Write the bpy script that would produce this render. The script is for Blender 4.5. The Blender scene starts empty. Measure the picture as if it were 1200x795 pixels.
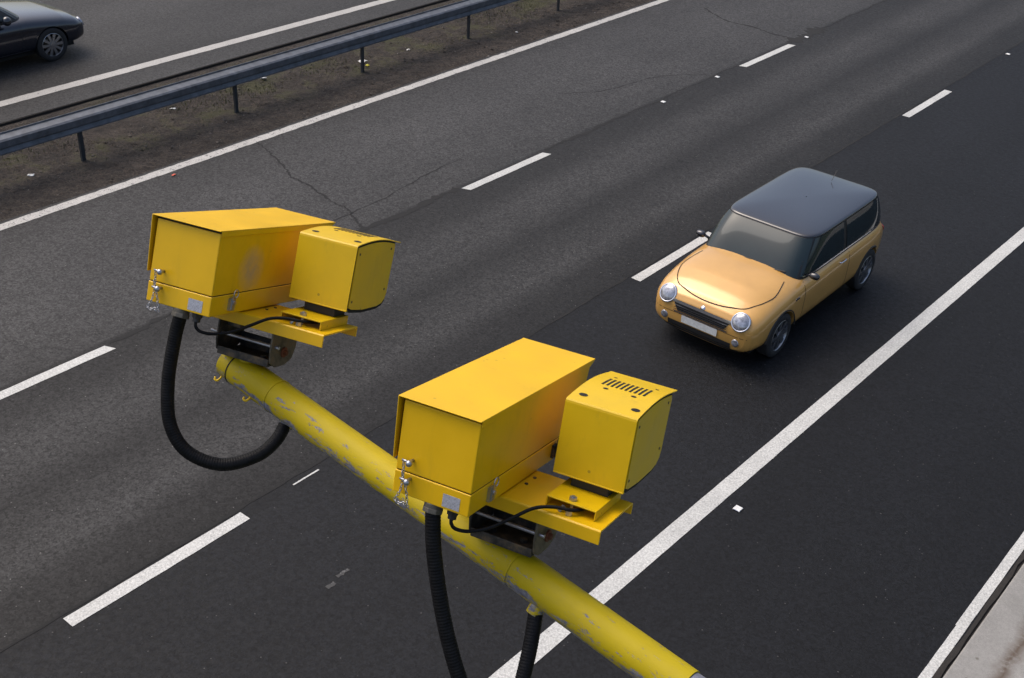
import bpy, bmesh, math, random
from mathutils import Vector, Matrix, noise
from mathutils.bvhtree import BVHTree

S = bpy.context.scene
COL = S.collection
random.seed(7)

# ------------------------------------------------------------------ camera
CAM = Vector((7.8968, -3.8013, 8.1142))
YAW, PITCH, ROLL = -0.6650, 0.5518, 0.0556
fwd = Vector((math.sin(YAW)*math.cos(PITCH), math.cos(YAW)*math.cos(PITCH), -math.sin(PITCH)))
right = Vector((math.cos(YAW), -math.sin(YAW), 0))
up = right.cross(fwd)
r2 = right*math.cos(ROLL) + up*math.sin(ROLL)
u2 = -right*math.sin(ROLL) + up*math.cos(ROLL)
cd = bpy.data.cameras.new('camera')
cam = bpy.data.objects.new('camera', cd); COL.objects.link(cam)
M = Matrix((r2, u2, -fwd)).transposed().to_4x4(); M.translation = CAM
cam.matrix_world = M
cd.sensor_width = 36; cd.lens = 1418.547/1200*36
cd.clip_start = 0.05; cd.clip_end = 1500
S.camera = cam

# ------------------------------------------------------------------ light
SUN_EL, SUN_AZ = math.radians(58), math.radians(-99)     # azimuth from +Y, clockwise towards +X
w = bpy.data.worlds.new('World'); S.world = w; w.use_nodes = True
nt = w.node_tree
sky = nt.nodes.new('ShaderNodeTexSky'); sky.sky_type = 'NISHITA'; sky.sun_disc = False
sky.sun_elevation = SUN_EL; sky.sun_rotation = SUN_AZ
sky.air_density = 1.0; sky.dust_density = 6.0; sky.ozone_density = 1.0
bg = nt.nodes['Background']; bg.inputs['Strength'].default_value = 0.15
nt.links.new(sky.outputs[0], bg.inputs['Color'])
sd = bpy.data.lights.new('sun', 'SUN'); sd.energy = 0.62; sd.angle = math.radians(45); sd.color = (1, .96, .9)
sun = bpy.data.objects.new('sun', sd); COL.objects.link(sun)
sdir = Vector((math.sin(SUN_AZ)*math.cos(SUN_EL), math.cos(SUN_AZ)*math.cos(SUN_EL), math.sin(SUN_EL)))
sun.rotation_euler = sdir.to_track_quat('Z', 'Y').to_euler()
vs = S.view_settings; vs.view_transform = 'Standard'; vs.look = 'None'; vs.gamma = 1; vs.exposure = 0.48
vs.use_curve_mapping = False

# ------------------------------------------------------------------ materials
class NT:
    def __init__(s, name):
        s.m = bpy.data.materials.new(name); s.m.use_nodes = True
        s.t = s.m.node_tree; s.b = s.t.nodes['Principled BSDF']; s._c = None
    def n(s, typ, **kw):
        o = s.t.nodes.new('ShaderNode'+typ)
        for k, v in kw.items():
            if k in o.inputs: s.set(o, k, v)
            else: setattr(o, k, v)
        return o
    def set(s, o, k, v):
        if isinstance(v, bpy.types.NodeSocket): s.t.links.new(v, o.inputs[k])
        else: o.inputs[k].default_value = v
    def coord(s):
        if s._c is None: s._c = s.t.nodes.new('ShaderNodeTexCoord').outputs['Object']
        return s._c
    def noise(s, scale, detail=3, rough=.55, vec=None, stretch=None, dist=0):
        v = vec or s.coord()
        if stretch:
            mp = s.t.nodes.new('ShaderNodeMapping'); mp.inputs['Scale'].default_value = stretch
            s.t.links.new(v, mp.inputs['Vector']); v = mp.outputs[0]
        o = s.t.nodes.new('ShaderNodeTexNoise')
        o.inputs['Scale'].default_value = scale; o.inputs['Detail'].default_value = detail
        o.inputs['Roughness'].default_value = rough; o.inputs['Distortion'].default_value = dist
        s.t.links.new(v, o.inputs['Vector']); return o.outputs['Fac']
    def voro(s, scale, feature='F1', out='Distance', stretch=None):
        o = s.t.nodes.new('ShaderNodeTexVoronoi'); o.inputs['Scale'].default_value = scale; o.feature = feature
        v = s.coord()
        if stretch:
            mp = s.t.nodes.new('ShaderNodeMapping'); mp.inputs['Scale'].default_value = stretch
            s.t.links.new(v, mp.inputs['Vector']); v = mp.outputs[0]
        s.t.links.new(v, o.inputs['Vector']); return o.outputs[out]
    def math(s, op, a, b=0.0, clamp=False):
        o = s.t.nodes.new('ShaderNodeMath'); o.operation = op; o.use_clamp = clamp
        for i, x in enumerate((a, b)):
            if isinstance(x, bpy.types.NodeSocket): s.t.links.new(x, o.inputs[i])
            else: o.inputs[i].default_value = x
        return o.outputs[0]
    def ramp(s, fac, stops, interp='LINEAR'):
        o = s.t.nodes.new('ShaderNodeValToRGB'); o.color_ramp.interpolation = interp
        e = o.color_ramp.elements
        while len(e) < len(stops): e.new(.5)
        for i, (p, c) in enumerate(stops):
            e[i].position = p; e[i].color = (c[0], c[1], c[2], 1) if isinstance(c, (tuple, list)) else (c, c, c, 1)
        s.t.links.new(fac, o.inputs[0]); return o.outputs[0]
    def mix(s, fac, a, b, blend='MIX'):
        o = s.t.nodes.new('ShaderNodeMix'); o.data_type = 'RGBA'; o.blend_type = blend
        for i, x in ((0, fac), (6, a), (7, b)):
            if isinstance(x, bpy.types.NodeSocket): s.t.links.new(x, o.inputs[i])
            elif i == 0: o.inputs[0].default_value = x
            else: o.inputs[i].default_value = (x[0], x[1], x[2], 1)
        return o.outputs[2]
    def out(s, col=None, rough=None, metal=None, bump=None, bstr=.3, bdist=.01, coat=None, spec=None):
        if col is not None:
            if isinstance(col, bpy.types.NodeSocket): s.t.links.new(col, s.b.inputs['Base Color'])
            else: s.b.inputs['Base Color'].default_value = (col[0], col[1], col[2], 1)
        for k, v in (('Roughness', rough), ('Metallic', metal), ('Coat Weight', coat), ('Specular IOR Level', spec)):
            if v is not None: s.set(s.b, k, v)
        if bump is not None:
            b = s.t.nodes.new('ShaderNodeBump'); b.inputs['Strength'].default_value = bstr; b.inputs['Distance'].default_value = bdist
            s.t.links.new(bump, b.inputs['Height']); s.t.links.new(b.outputs[0], s.b.inputs['Normal'])
        return s.m

def xcoord(a, wob=.04, sc=1.5):
    sp = a.t.nodes.new('ShaderNodeSeparateXYZ'); a.t.links.new(a.coord(), sp.inputs[0])
    nz = a.noise(sc, 3)
    return a.math('ADD', sp.outputs[0], a.math('MULTIPLY', a.math('SUBTRACT', nz, .5), wob*2)), sp.outputs[1]

def asphalt(name, stops, x0, x1, grain=.5, warm=(1, .98, .96), spk=.12, k=.405):
    """stops: (x, albedo). bands of wear that run along the road"""
    a = NT(name)
    x, y = xcoord(a, .05)
    f = a.math('DIVIDE', a.math('SUBTRACT', x, x0), (x1-x0))
    base = a.ramp(f, [((p-x0)/(x1-x0), (c*k*warm[0], c*k*warm[1], c*k*warm[2])) for p, c in stops])
    blot = a.noise(.7, 5, .6, stretch=(1, .45, 1))
    base = a.mix(1, base, a.ramp(blot, [(.3, .80), (.7, 1.18)]), 'MULTIPLY')
    fine2 = a.noise(14, 4, .6)
    base = a.mix(1, base, a.ramp(fine2, [(.3, .88), (.7, 1.10)]), 'MULTIPLY')
    def cells(sc):
        o = a.voro(sc, out='Color'); q = a.t.nodes.new('ShaderNodeSeparateXYZ'); a.t.links.new(o, q.inputs[0]); return q.outputs[0]
    g1 = a.math('ADD', a.math('MULTIPLY', cells(62), .55), a.math('MULTIPLY', cells(31), .45))
    base = a.mix(1, base, a.ramp(g1, [(.12, 1-grain), (.5, 1), (.88, 1+grain*1.15)]), 'MULTIPLY')
    v = a.voro(42, out='Color')
    sp = a.t.nodes.new('ShaderNodeSeparateXYZ'); a.t.links.new(v, sp.inputs[0])
    vd = a.voro(42)
    dot = a.math('MULTIPLY', a.math('GREATER_THAN', sp.outputs[0], .992), a.math('LESS_THAN', vd, .30))
    base = a.mix(a.math('MULTIPLY', dot, spk/.2), base, (.20, .195, .185))
    ht = a.math('ADD', g1, a.math('MULTIPLY', vd, .5))
    return a.out(base, rough=a.ramp(fine2, [(.3, .60), (.7, .74)]), bump=ht, bstr=.35, bdist=.003, spec=.22)

def paint_line(name, wear, under=.05, tint=(.62, .61, .57)):
    a = NT(name)
    n1 = a.noise(9, 5, .7); n2 = a.noise(45, 3, .7); n3 = a.noise(1.3, 2)
    col = a.mix(1, tint, a.ramp(n2, [(.36, .72), (.64, 1.12)]), 'MULTIPLY')
    n4 = a.noise(110, 2, .6); col = a.mix(1, col, a.ramp(n4, [(.36, .78), (.62, 1.06)]), 'MULTIPLY')
    col = a.mix(1, col, a.ramp(n3, [(.3, .86), (.7, 1.04)]), 'MULTIPLY')
    worn = a.ramp(a.math('ADD', a.math('MULTIPLY', n1, .6), a.math('MULTIPLY', n2, .4)), [(wear-.03, 1), (wear+.02, 0)])
    col = a.mix(worn, col, (under, under, under*.97))
    # small transverse cracks in the thermoplastic
    vc = a.voro(5, 'DISTANCE_TO_EDGE')
    col = a.mix(a.ramp(vc, [(.003, .14), (.010, 0)]), col, (.12, .11, .10))
    return a.out(col, rough=.55, bump=n2, bstr=.35, bdist=.004)

OLD = asphalt('asphalt_old', [(-7.6, .066), (-6.9, .085), (-5.6, .098), (-4.3, .086), (-3.86, .075), (-3.80, .030), (-3.66, .034),
                              (-3.56, .036), (-3.2, .042), (-2.75, .080), (-2.3, .070), (-1.85, .036), (-1.5, .054), (-1.0, .078), (-.66, .036), (-.2, .027), (-.12, .022)],
              -7.7, 0, .62)
NEW = asphalt('asphalt_new', [(-.12, .020), (.1, .0295), (1.0, .031), (1.6, .0275), (2.5, .0315), (3.4, .0285), (3.7, .024), (4.6, .0245), (6.25, .022)],
              -.2, 6.4, .62, (.88, .97, 1.20), .05, k=.215)
FAR = asphalt('asphalt_far', [(-27, .06), (-18, .075), (-16, .058), (-15, .078), (-14, .062), (-13, .072), (-12.3, .055), (-12, .05), (-11.6, .062), (-11.0, .085)],
              -27, -11, .55)

# soil of the central reservation
a = NT('soil')
n1 = a.noise(2.2, 6, .65); n2 = a.noise(22, 4, .7); n3 = a.noise(90, 3, .7)
c = a.ramp(n1, [(.3, (.018, .013, .009)), (.5, (.036, .027, .020)), (.7, (.062, .048, .037))])
c = a.mix(1, c, a.ramp(n2, [(.38, .45), (.62, 1.6)]), 'MULTIPLY')
c = a.mix(1, c, a.ramp(n3, [(.38, .5), (.62, 1.6)]), 'MULTIPLY')
x, y = xcoord(a, .25, 1.2)
bandm = a.ramp(a.math('DIVIDE', a.math('ADD', x, 11.1), 3.5), [(0, .2), (.3, 1), (.62, 1), (.8, 0), (1, 0)])
moss = a.math('MULTIPLY', a.ramp(a.noise(1.1, 5, .7), [(.50, 0), (.60, 1)]), bandm)
c = a.mix(a.math('MULTIPLY', moss, .8), c, a.mix(n2, (.035, .037, .012), (.065, .063, .020)))
SOIL = a.out(c, rough=.95, bump=a.math('ADD', n2, a.math('MULTIPLY', n3, .5)), bstr=1.0, bdist=.06)

a = NT('concrete')
n1 = a.noise(1.6, 5, .65); n2 = a.noise(30, 4, .7); n3 = a.noise(120, 2, .7)
c = a.ramp(n1, [(.3, (.20, .195, .18)), (.7, (.27, .262, .245))])
c = a.mix(1, c, a.ramp(n2, [(.3, .88), (.7, 1.08)]), 'MULTIPLY'); c = a.mix(1, c, a.ramp(n3, [(.3, .85), (.7, 1.12)]), 'MULTIPLY')
x, y = xcoord(a, .12, 3)
st = a.math('MULTIPLY', a.ramp(a.math('ABSOLUTE', a.math('SUBTRACT', x, 6.65)), [(.0, 1), (.13, 0)]), a.ramp(a.noise(3.2, 4, .7), [(.38, 0), (.52, 1)]))
c = a.mix(st, c, (.085, .062, .045))
v = a.voro(9); vcol = a.voro(9, out='Color')
sp = a.t.nodes.new('ShaderNodeSeparateXYZ'); a.t.links.new(vcol, sp.inputs[0])
c = a.mix(a.math('MULTIPLY', a.math('GREATER_THAN', sp.outputs[0], .72), a.ramp(v, [(.08, .8), (.20, 0)])), c, (.10, .09, .07))
CONC = a.out(c, rough=.85, bump=n2, bstr=.4, bdist=.006)

a = NT('verge_grass_ground'); n = a.noise(6, 5, .7)
VERGE = a.out(a.ramp(n, [(.3, (.03, .04, .015)), (.7, (.07, .08, .03))]), rough=.95, bump=n, bstr=.8, bdist=.05)

LINE_OLD = paint_line('line_paint_worn', .435, .07, (.47, .455, .425))
LINE_FAR = paint_line('line_paint_far', .39, .07, (.42, .405, .375))
LINE_NEW = paint_line('line_paint_bright', .345, .04, (.55, .55, .52))
def dark(name, c, r=.9):
    a = NT(name); n = a.noise(25, 4, .7)
    return a.out(a.mix(1, c, a.ramp(n, [(.3, .6), (.7, 1.3)]), 'MULTIPLY'), rough=r)
TAR = dark('crack_tar', (.006, .0058, .0055), .9)
GAP = dark('joint_dirt_edge_shade', (.018, .015, .012))

# yellow powder coat of the cameras
def yellow(name, base=(.74, .435, .002), rough=.38, dirt=.5, blotch=None):
    a = NT(name)
    n1 = a.noise(5, 4, .6); n2 = a.noise(60, 3, .6); n3 = a.noise(14, 5, .7, stretch=(1, 1, .25))
    c = a.mix(1, base, a.ramp(n1, [(.3, .92), (.7, 1.05)]), 'MULTIPLY')
    c = a.mix(a.math('MULTIPLY', a.ramp(n3, [(.56, 0), (.76, 1)]), .30*dirt), c, (.22, .15, .035))
    if blotch:                                  # a greyer patch on the flank
        vm = a.t.nodes.new('ShaderNodeVectorMath'); vm.operation = 'DISTANCE'; a.t.links.new(a.coord(), vm.inputs[0]); vm.inputs[1].default_value = blotch
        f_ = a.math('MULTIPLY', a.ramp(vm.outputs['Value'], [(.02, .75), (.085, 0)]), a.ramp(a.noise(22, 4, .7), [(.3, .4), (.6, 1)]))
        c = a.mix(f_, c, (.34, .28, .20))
    sp = a.voro(55, out='Color'); s3 = a.t.nodes.new('ShaderNodeSeparateXYZ'); a.t.links.new(sp, s3.inputs[0])
    c = a.mix(a.math('MULTIPLY', a.math('MULTIPLY', a.math('GREATER_THAN', s3.outputs[1], .985), a.math('LESS_THAN', a.voro(55), .25)), .6*dirt), c, (.10, .08, .03))
    return a.out(c, rough=a.ramp(n1, [(.3, rough-.05), (.7, rough+.08)]), bump=n2, bstr=.05, bdist=.002, spec=.42)
YEL = yellow('yellow_powder_coat')
YEL2 = yellow('yellow_powder_coat_dull', (.68, .435, .002), .36, .8)

# chipped paint of the arm: flakes gone along the flanks (object X runs along the arm)
a = NT('yellow_arm_paint')
n1 = a.noise(3, 4, .6); n2 = a.noise(60, 3, .6)
c = a.mix(1, (.44, .335, .005), a.ramp(n1, [(.3, .86), (.7, 1.08)]), 'MULTIPLY')
c = a.mix(a.ramp(a.noise(6, 5, .7, stretch=(.5, 1, 1)), [(.55, 0), (.8, .5)]), c, (.30, .24, .05))
sp = a.t.nodes.new('ShaderNodeSeparateXYZ'); a.t.links.new(a.coord(), sp.inputs[0])
# flank mask: -Y side and lower part of the tube, plus one strip along the upper far edge
fl = a.ramp(a.math('DIVIDE', a.math('ADD', sp.outputs[2], .06), .12), [(.18, 1), (.52, .85), (.74, .35), (.86, .55), (1, .2)])
chipn = a.noise(32, 7, .84, stretch=(.38, 1.3, 1.3), dist=.3)
chip = a.math('GREATER_THAN', a.math('ADD', chipn, a.math('MULTIPLY', fl, .20)), .685)
c = a.mix(chip, c, a.ramp(n2, [(.3, (.10, .10, .13)), (.7, (.24, .24, .28))]))
hl = a.math('SUBTRACT', 1, chip)
ARM = a.out(c, rough=.55, spec=.22, bump=a.math('ADD', hl, a.math('MULTIPLY', n2, .2)), bstr=.35, bdist=.0015)

def simple(name, c, rough=.5, metal=0, ns=30, amp=.15, coat=0):
    a = NT(name); n = a.noise(ns, 4, .65)
    return a.out(a.mix(1, c, a.ramp(n, [(.3, 1-amp), (.7, 1+amp)]), 'MULTIPLY'), rough=rough, metal=metal, coat=coat)
BLACKRUB = simple('black_rubber', (.012, .012, .013), .55)
a = NT('black_hose_plastic'); n = a.noise(40, 3)
HOSE = a.out(a.ramp(n, [(.3, (.003, .003, .004)), (.7, (.008, .008, .009))]), rough=.5, spec=.16)
SEAL = simple('black_seal', (.004, .004, .004), .8)
STEEL = simple('steel', (.42, .43, .47), .32, .9)
GALV = simple('galvanised_steel', (.072, .080, .094), .5, .15, 7, .4)
GALVD = simple('galvanised_post', (.032, .036, .042), .6, .3, 9, .3)
BRASS = simple('dull_brass', (.12, .11, .09), .6, .3)
a = NT('weathered_dark_steel')
n = a.noise(18, 5, .7)
DARKST = a.out(a.ramp(n, [(.38, (.018, .017, .015)), (.52, (.055, .048, .040)), (.66, (.16, .11, .06))]), rough=.55, metal=.3)
a = NT('weathered_side_plate'); n = a.noise(22, 5, .7)
RUSTST = a.out(a.ramp(n, [(.35, (.05, .042, .03)), (.55, (.13, .11, .08)), (.75, (.16, .08, .03))]), rough=.5, metal=.3)
RUST = simple('rust', (.14, .045, .02), .85, 0, 60, .4)
a = NT('sticker_foil')                      # worn foil label, its print too small to read
n = a.noise(90, 3, .7); vv = a.voro(140, out='Distance', stretch=(1, 1, 2.2))
c = a.mix(a.ramp(vv, [(.25, .5), (.45, 0)]), a.mix(1, (.42, .43, .48), a.ramp(n, [(.3, .8), (.7, 1.15)]), 'MULTIPLY'), (.14, .15, .17))
STICK = a.out(c, rough=.4, metal=.2)
a = NT('dirty_primer_patch'); n = a.noise(30, 4, .7)
GREYP = a.out(a.ramp(n, [(.3, (.10, .11, .14)), (.7, (.2, .2, .24))]), rough=.6)

def carpaint(name, c, flake=.0, rough=.3):
    a = NT(name); n = a.noise(3, 3)
    return a.out(a.mix(1, c, a.ramp(n, [(.3, .94), (.7, 1.05)]), 'MULTIPLY'), rough=rough, metal=.15, coat=.8)
GLASS = simple('tinted_window_glass', (.012, .022, .025), .06, 0, 4, .1)
CHROME = simple('chrome', (.62, .62, .66), .14, 1, 20, .05)
PLAST = simple('black_trim_plastic', (.012, .012, .013), .5)
TYRE = simple('tyre_rubber', (.014, .014, .015), .8)
RIM = simple('alloy_rim', (.32, .33, .35), .3, .9)
LENS = simple('headlamp_lens', (.30, .31, .35), .08, .5, 25, .5, 1)
PLATE = simple('number_plate_white', (.62, .62, .60), .4)
WHITE = simple('white_litter', (.62, .62, .6), .6)
YLIT = simple('yellow_litter', (.55, .5, .03), .5)
REDM = simple('red_marker_spot', (.6, .10, .05), .5)
GRAVEL = NT('gravel_stone'); n = GRAVEL.noise(7, 2)
GRAVEL = GRAVEL.out(GRAVEL.ramp(n, [(.35, (.04, .033, .027)), (.6, (.10, .087, .075)), (.75, (.24, .22, .20))]), rough=.9)
a = NT('weed_leaf'); n = a.noise(3, 2)
WEED = a.out(a.ramp(n, [(.3, (.035, .04, .012)), (.7, (.085, .085, .025))]), rough=.8)

# ------------------------------------------------------------------ mesh helpers
class MB:
    def __init__(s): s.v = []; s.f = []
    def add(s, vs, fs):
        o = len(s.v); s.v += [tuple(v) for v in vs]; s.f += [tuple(o+i for i in f) for f in fs]; return s
    def box(s, x0, x1, y0, y1, z0, z1):
        return s.add([(x, y, z) for z in (z0, z1) for y in (y0, y1) for x in (x0, x1)],
                     [(0, 2, 3, 1), (4, 5, 7, 6), (0, 1, 5, 4), (2, 6, 7, 3), (0, 4, 6, 2), (1, 3, 7, 5)])
    def prism(s, prof, x0, x1):            # profile in (y,z), extruded along x
        n = len(prof)
        return s.add([(x0, y, z) for y, z in prof]+[(x1, y, z) for y, z in prof],
                     [tuple(range(n)), tuple(range(2*n-1, n-1, -1))]+[(i, i+n, (i+1) % n+n, (i+1) % n) for i in range(n)])
    def tube(s, pts, r, n=14, cap=True):
        pts = [Vector(p) for p in pts]; m = len(pts)
        rr = r if isinstance(r, (list, tuple)) else [r]*m
        t = (pts[1]-pts[0]).normalized(); a_ = t.orthogonal().normalized(); vs = []
        for i, p in enumerate(pts):
            t2 = (pts[min(i+1, m-1)]-pts[max(i-1, 0)]).normalized()
            a_ = (a_-t2*a_.dot(t2)).normalized(); b_ = t2.cross(a_)
            for k in range(n):
                g = 2*math.pi*k/n; vs.append(p+a_*(math.cos(g)*rr[i])+b_*(math.sin(g)*rr[i]))
        fs = [(i*n+k, i*n+(k+1) % n, (i+1)*n+(k+1) % n, (i+1)*n+k) for i in range(m-1) for k in range(n)]
        if cap: fs += [tuple(range(n-1, -1, -1)), tuple((m-1)*n+k for k in range(n))]
        return s.add(vs, fs)
    def cyl(s, p0, p1, r, n=20): return s.tube([p0, p1], r, n)
    def lathe(s, c, ax, prof, n=32):       # prof: (t along ax, radius)
        c = Vector(c); ax = Vector(ax).normalized(); a_ = ax.orthogonal().normalized(); b_ = ax.cross(a_); vs = []
        for t, r in prof:
            for k in range(n):
                g = 2*math.pi*k/n; vs.append(c+ax*t+a_*(math.cos(g)*r)+b_*(math.sin(g)*r))
        m = len(prof)
        return s.add(vs, [(i*n+k, i*n+(k+1) % n, (i+1)*n+(k+1) % n, (i+1)*n+k) for i in range(m-1) for k in range(n)])
    def ball(s, c, r, n=12):
        return s.lathe(c, (0, 0, 1), [(-r*math.cos(math.pi*i/n), max(1e-5, r*math.sin(math.pi*i/n))) for i in range(n+1)], 16)
    def torus(s, c, ax, R, r, n=20, m=8, sx=1.0):
        c = Vector(c); ax = Vector(ax).normalized(); a_ = ax.orthogonal().normalized(); b_ = ax.cross(a_)
        pts = [c+a_*(math.cos(2*math.pi*k/n)*R*sx)+b_*(math.sin(2*math.pi*k/n)*R) for k in range(n+1)]
        return s.tube(pts, r, m, False)
    def sheet(s, fn, nu, nv, flip=False):
        o = [fn(i/nu, j/nv) for j in range(nv+1) for i in range(nu+1)]
        f = [(j*(nu+1)+i, j*(nu+1)+i+1, (j+1)*(nu+1)+i+1, (j+1)*(nu+1)+i) for j in range(nv) for i in range(nu)]
        if flip: f = [q[::-1] for q in f]
        return s.add(o, f)
    def build(s, name, mat, parent=None, smooth=False, bevel=0, seg=2, fix=True, auto=None):
        me = bpy.data.meshes.new(name); me.from_pydata(s.v, [], s.f)
        if fix:
            bm = bmesh.new(); bm.from_mesh(me); bmesh.ops.recalc_face_normals(bm, faces=bm.faces); bm.to_mesh(me); bm.free()
        if smooth: me.polygons.foreach_set('use_smooth', [True]*len(me.polygons))
        me.materials.append(mat); me.update()
        o = bpy.data.objects.new(name, me); COL.objects.link(o)
        if parent: o.parent = parent
        if bevel:
            m = o.modifiers.new('bevel', 'BEVEL'); m.width = bevel; m.segments = seg; m.limit_method = 'ANGLE'; m.angle_limit = math.radians(40)
        if auto:
            for p in me.polygons: p.use_smooth = True
            me.set_sharp_from_angle(angle=math.radians(auto))
        return o

def empty(name, loc=(0, 0, 0), mat=None):
    o = bpy.data.objects.new(name, None); COL.objects.link(o); o.empty_display_size = .1
    if mat is not None: o.matrix_world = mat
    else: o.location = loc
    return o
def tag(o, label=None, cat=None, group=None, kind=None):
    for k, v in (('label', label), ('category', cat), ('group', group), ('kind', kind)):
        if v: o[k] = v
    return o
def copy_tree(o, parent=None):
    c = o.copy(); COL.objects.link(c)
    if parent: c.parent = parent
    for ch in o.children: copy_tree(ch, c)
    return c
def smooth_path(pts, n):
    pts = [Vector(p) for p in pts]; out = []; m = len(pts)
    for i in range(m-1):
        p0 = pts[max(i-1, 0)]; p1 = pts[i]; p2 = pts[i+1]; p3 = pts[min(i+2, m-1)]
        for k in range(n):
            t = k/n
            out.append(.5*((2*p1)+(p2-p0)*t+(2*p0-5*p1+4*p2-p3)*t*t+(3*p1-p0-3*p2+p3)*t**3))
    return out+[pts[-1]]

# ------------------------------------------------------------------ setting
def strip(name, x0, x1, y0, y1, z, mat, kind='structure', dx0=0, dx1=0, ny=1):
    m = MB()
    ys = [y0+(y1-y0)*i/ny for i in range(ny+1)]
    m.add([p for y in ys for p in ((x0+dx0*y, y, z), (x1+dx1*y, y, z))], [(2*i, 2*i+1, 2*i+3, 2*i+2) for i in range(ny)])
    return tag(m.build(name, mat), kind=kind)
Y0, Y1 = -60, 240
strip('ground', -400, 400, -400, 600, -.20, VERGE)
strip('far_carriageway', -27, -11.02, Y0, Y1, .0, FAR)
strip('old_carriageway', -7.66, -.12, Y0, Y1, .0, OLD)
strip('new_carriageway', -.12, 6.225, Y0, Y1, .0, NEW)
# drop at the edge of the far carriageway, its shadow put in as a dark strip
m = MB(); m.box(-11.10, -11.0, Y0, Y1, -.18, -.008); tag(m.build('road_edge', GAP), kind='structure')
# central reservation: uneven soil
def soil_h(x, y):
    n_ = noise.noise(Vector((x*1.3, y*1.1, 0)))*.035+noise.noise(Vector((x*6, y*6, 3)))*.022+noise.noise(Vector((x*17, y*17, 7)))*.016
    e = min(1, max(0, (-7.58-x)/.35)); f_ = min(1, max(0, (x+11.0)/.2))
    return -.035*f_+(n_+.012)*e*f_-.012*(1-e)-.055*(1-f_)
m = MB(); m.sheet(lambda u, v: (-11.02+3.42*u, -6+42*v, soil_h(-11.02+3.42*u, -6+42*v)), 76, 900)
tag(m.build('median_soil', SOIL, smooth=True, fix=False), kind='structure')
for y0, y1 in ((Y0, -6), (36, Y1)):
    strip('median_soil_beyond', -11.02, -7.6, y0, y1, -.03, SOIL)
# concrete channel beyond the nearside edge line, with the open joint in front of it
m = MB(); m.box(6.225, 6.275, Y0, Y1, -.17, -.02); tag(m.build('edge_joint', GAP), kind='structure')
m = MB()
prof = [(6.272, -.1), (6.268, .004), (6.282, .012), (6.6, .006), (7.05, .02), (7.3, .03), (7.3, -.1)]
m.add([(x, y, z) for y in (Y0, Y1) for x, z in prof], [(i, i+1, i+8, i+7) for i in range(6)])
tag(m.build('concrete_channel', CONC, fix=False), kind='structure')

# painted lines: each a thin raised film, edges slightly uneven
def line(name, x0, x1, y0, y1, mat, z=.004, k=0, jit=.0015, step=.16, label=None, skew=0):
    n_ = max(2, int((y1-y0)/step)); L = []; rnd = random.Random(int(abs(x0*100+y0*7)))
    for i in range(n_+1):
        y = y0+(y1-y0)*i/n_
        L.append((y, x0+k*y+rnd.uniform(-jit, jit), x1+k*y+rnd.uniform(-jit, jit)))
    vs_ = []; fs_ = []
    for i, (y, a0, a1) in enumerate(L):
        ya = y+(skew if i in (0, n_) else 0)
        vs_ += [(a0, ya, z), (a1, y, z)]
        if i: fs_.append((2*i-2, 2*i-1, 2*i+1, 2*i))
    o = MB().add(vs_, fs_).build(name, mat, fix=False)
    return tag(o, kind='structure')
line('edge_line', -7.585, -7.40, -20, 60, LINE_OLD, jit=.008, step=.09)
line('edge_line', -11.93, -11.69, -20, 70, LINE_FAR, jit=.007, step=.13)
line('edge_line', 3.2165, 3.4095, -14, 45, LINE_NEW, k=.0138)
line('edge_line', 6.098, 6.192, -10, 5.54, LINE_NEW)
line('edge_line', 6.088, 6.190, 5.54, 60, LINE_NEW)
GD = 'broken white lane lines'
for y in (-9, 0, 9, 18, 27, 36): tag(line('lane_dash', -.075, .075, y, y+2.04, LINE_NEW, jit=.003), group=GD)
for y0, y1 in ((-7.4, -5.4), (.95, 3.0), (9.58, 11.66), (18.2, 20.3), (27, 29)):
    tag(line('lane_dash', -3.745, -3.595, y0, y1, LINE_NEW, jit=.003, skew=-.06), group=GD)
for y0 in (2, 11, 20): tag(line('lane_dash', -15.6, -15.45, y0+.9, y0+2.9, LINE_FAR), group=GD)
line('paint_mark', -.032, -.008, 2.70, 3.06, LINE_NEW, jit=.002, step=.1)
SMEAR = paint_line('paint_smear_faint', .54, .02, (.11, .11, .11))
line('paint_smear', 1.32, 1.36, 2.05, 2.2, SMEAR, jit=.008, step=.03)
line('paint_smear', 1.36, 1.41, 1.88, 1.98, SMEAR, jit=.008, step=.03)

# cracks and the open tar joint between the lanes: ribbons of tar lying on the asphalt
def ribbon(name, pts, wd, mat, z=.003, jit=.03, sub=8, seed=1):
    rnd = random.Random(seed); P = smooth_path([(x, y, 0) for x, y in pts], sub); vs_ = []; fs_ = []
    n_ = len(P)
    for i, p in enumerate(P):
        t = (P[min(i+1, n_-1)]-P[max(i-1, 0)]).normalized(); q = Vector((-t.y, t.x, 0))
        p = p+q*rnd.uniform(-jit, jit); ww = wd*rnd.uniform(.25, 1.5)*.75*(.25 if i in (0, n_-1) else 1)
        vs_ += [(p.x-q.x*ww, p.y-q.y*ww, z), (p.x+q.x*ww, p.y+q.y*ww, z)]
        if i: fs_.append((2*i-2, 2*i-1, 2*i+1, 2*i))
    return tag(MB().add(vs_, fs_).build(name, mat, fix=False), kind='structure')
ribbon('road_crack', [(-7.62, 8.5), (-7.45, 8.43), (-7.1, 8.36), (-6.83, 8.25), (-6.24, 8.05), (-5.95, 7.9), (-5.75, 7.89), (-5.4, 7.86), (-5.24, 7.82), (-4.76, 7.73), (-4.5, 7.74), (-4.2, 7.6), (-3.99, 7.5), (-3.8, 7.42)], .026, TAR, jit=.022, sub=7)
ribbon('road_crack', [(-6.5, 21.2), (-5.63, 20.71), (-4.9, 20.75), (-4.36, 20.63), (-3.9, 20.68)], .035, TAR, jit=.02, seed=3)
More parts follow.
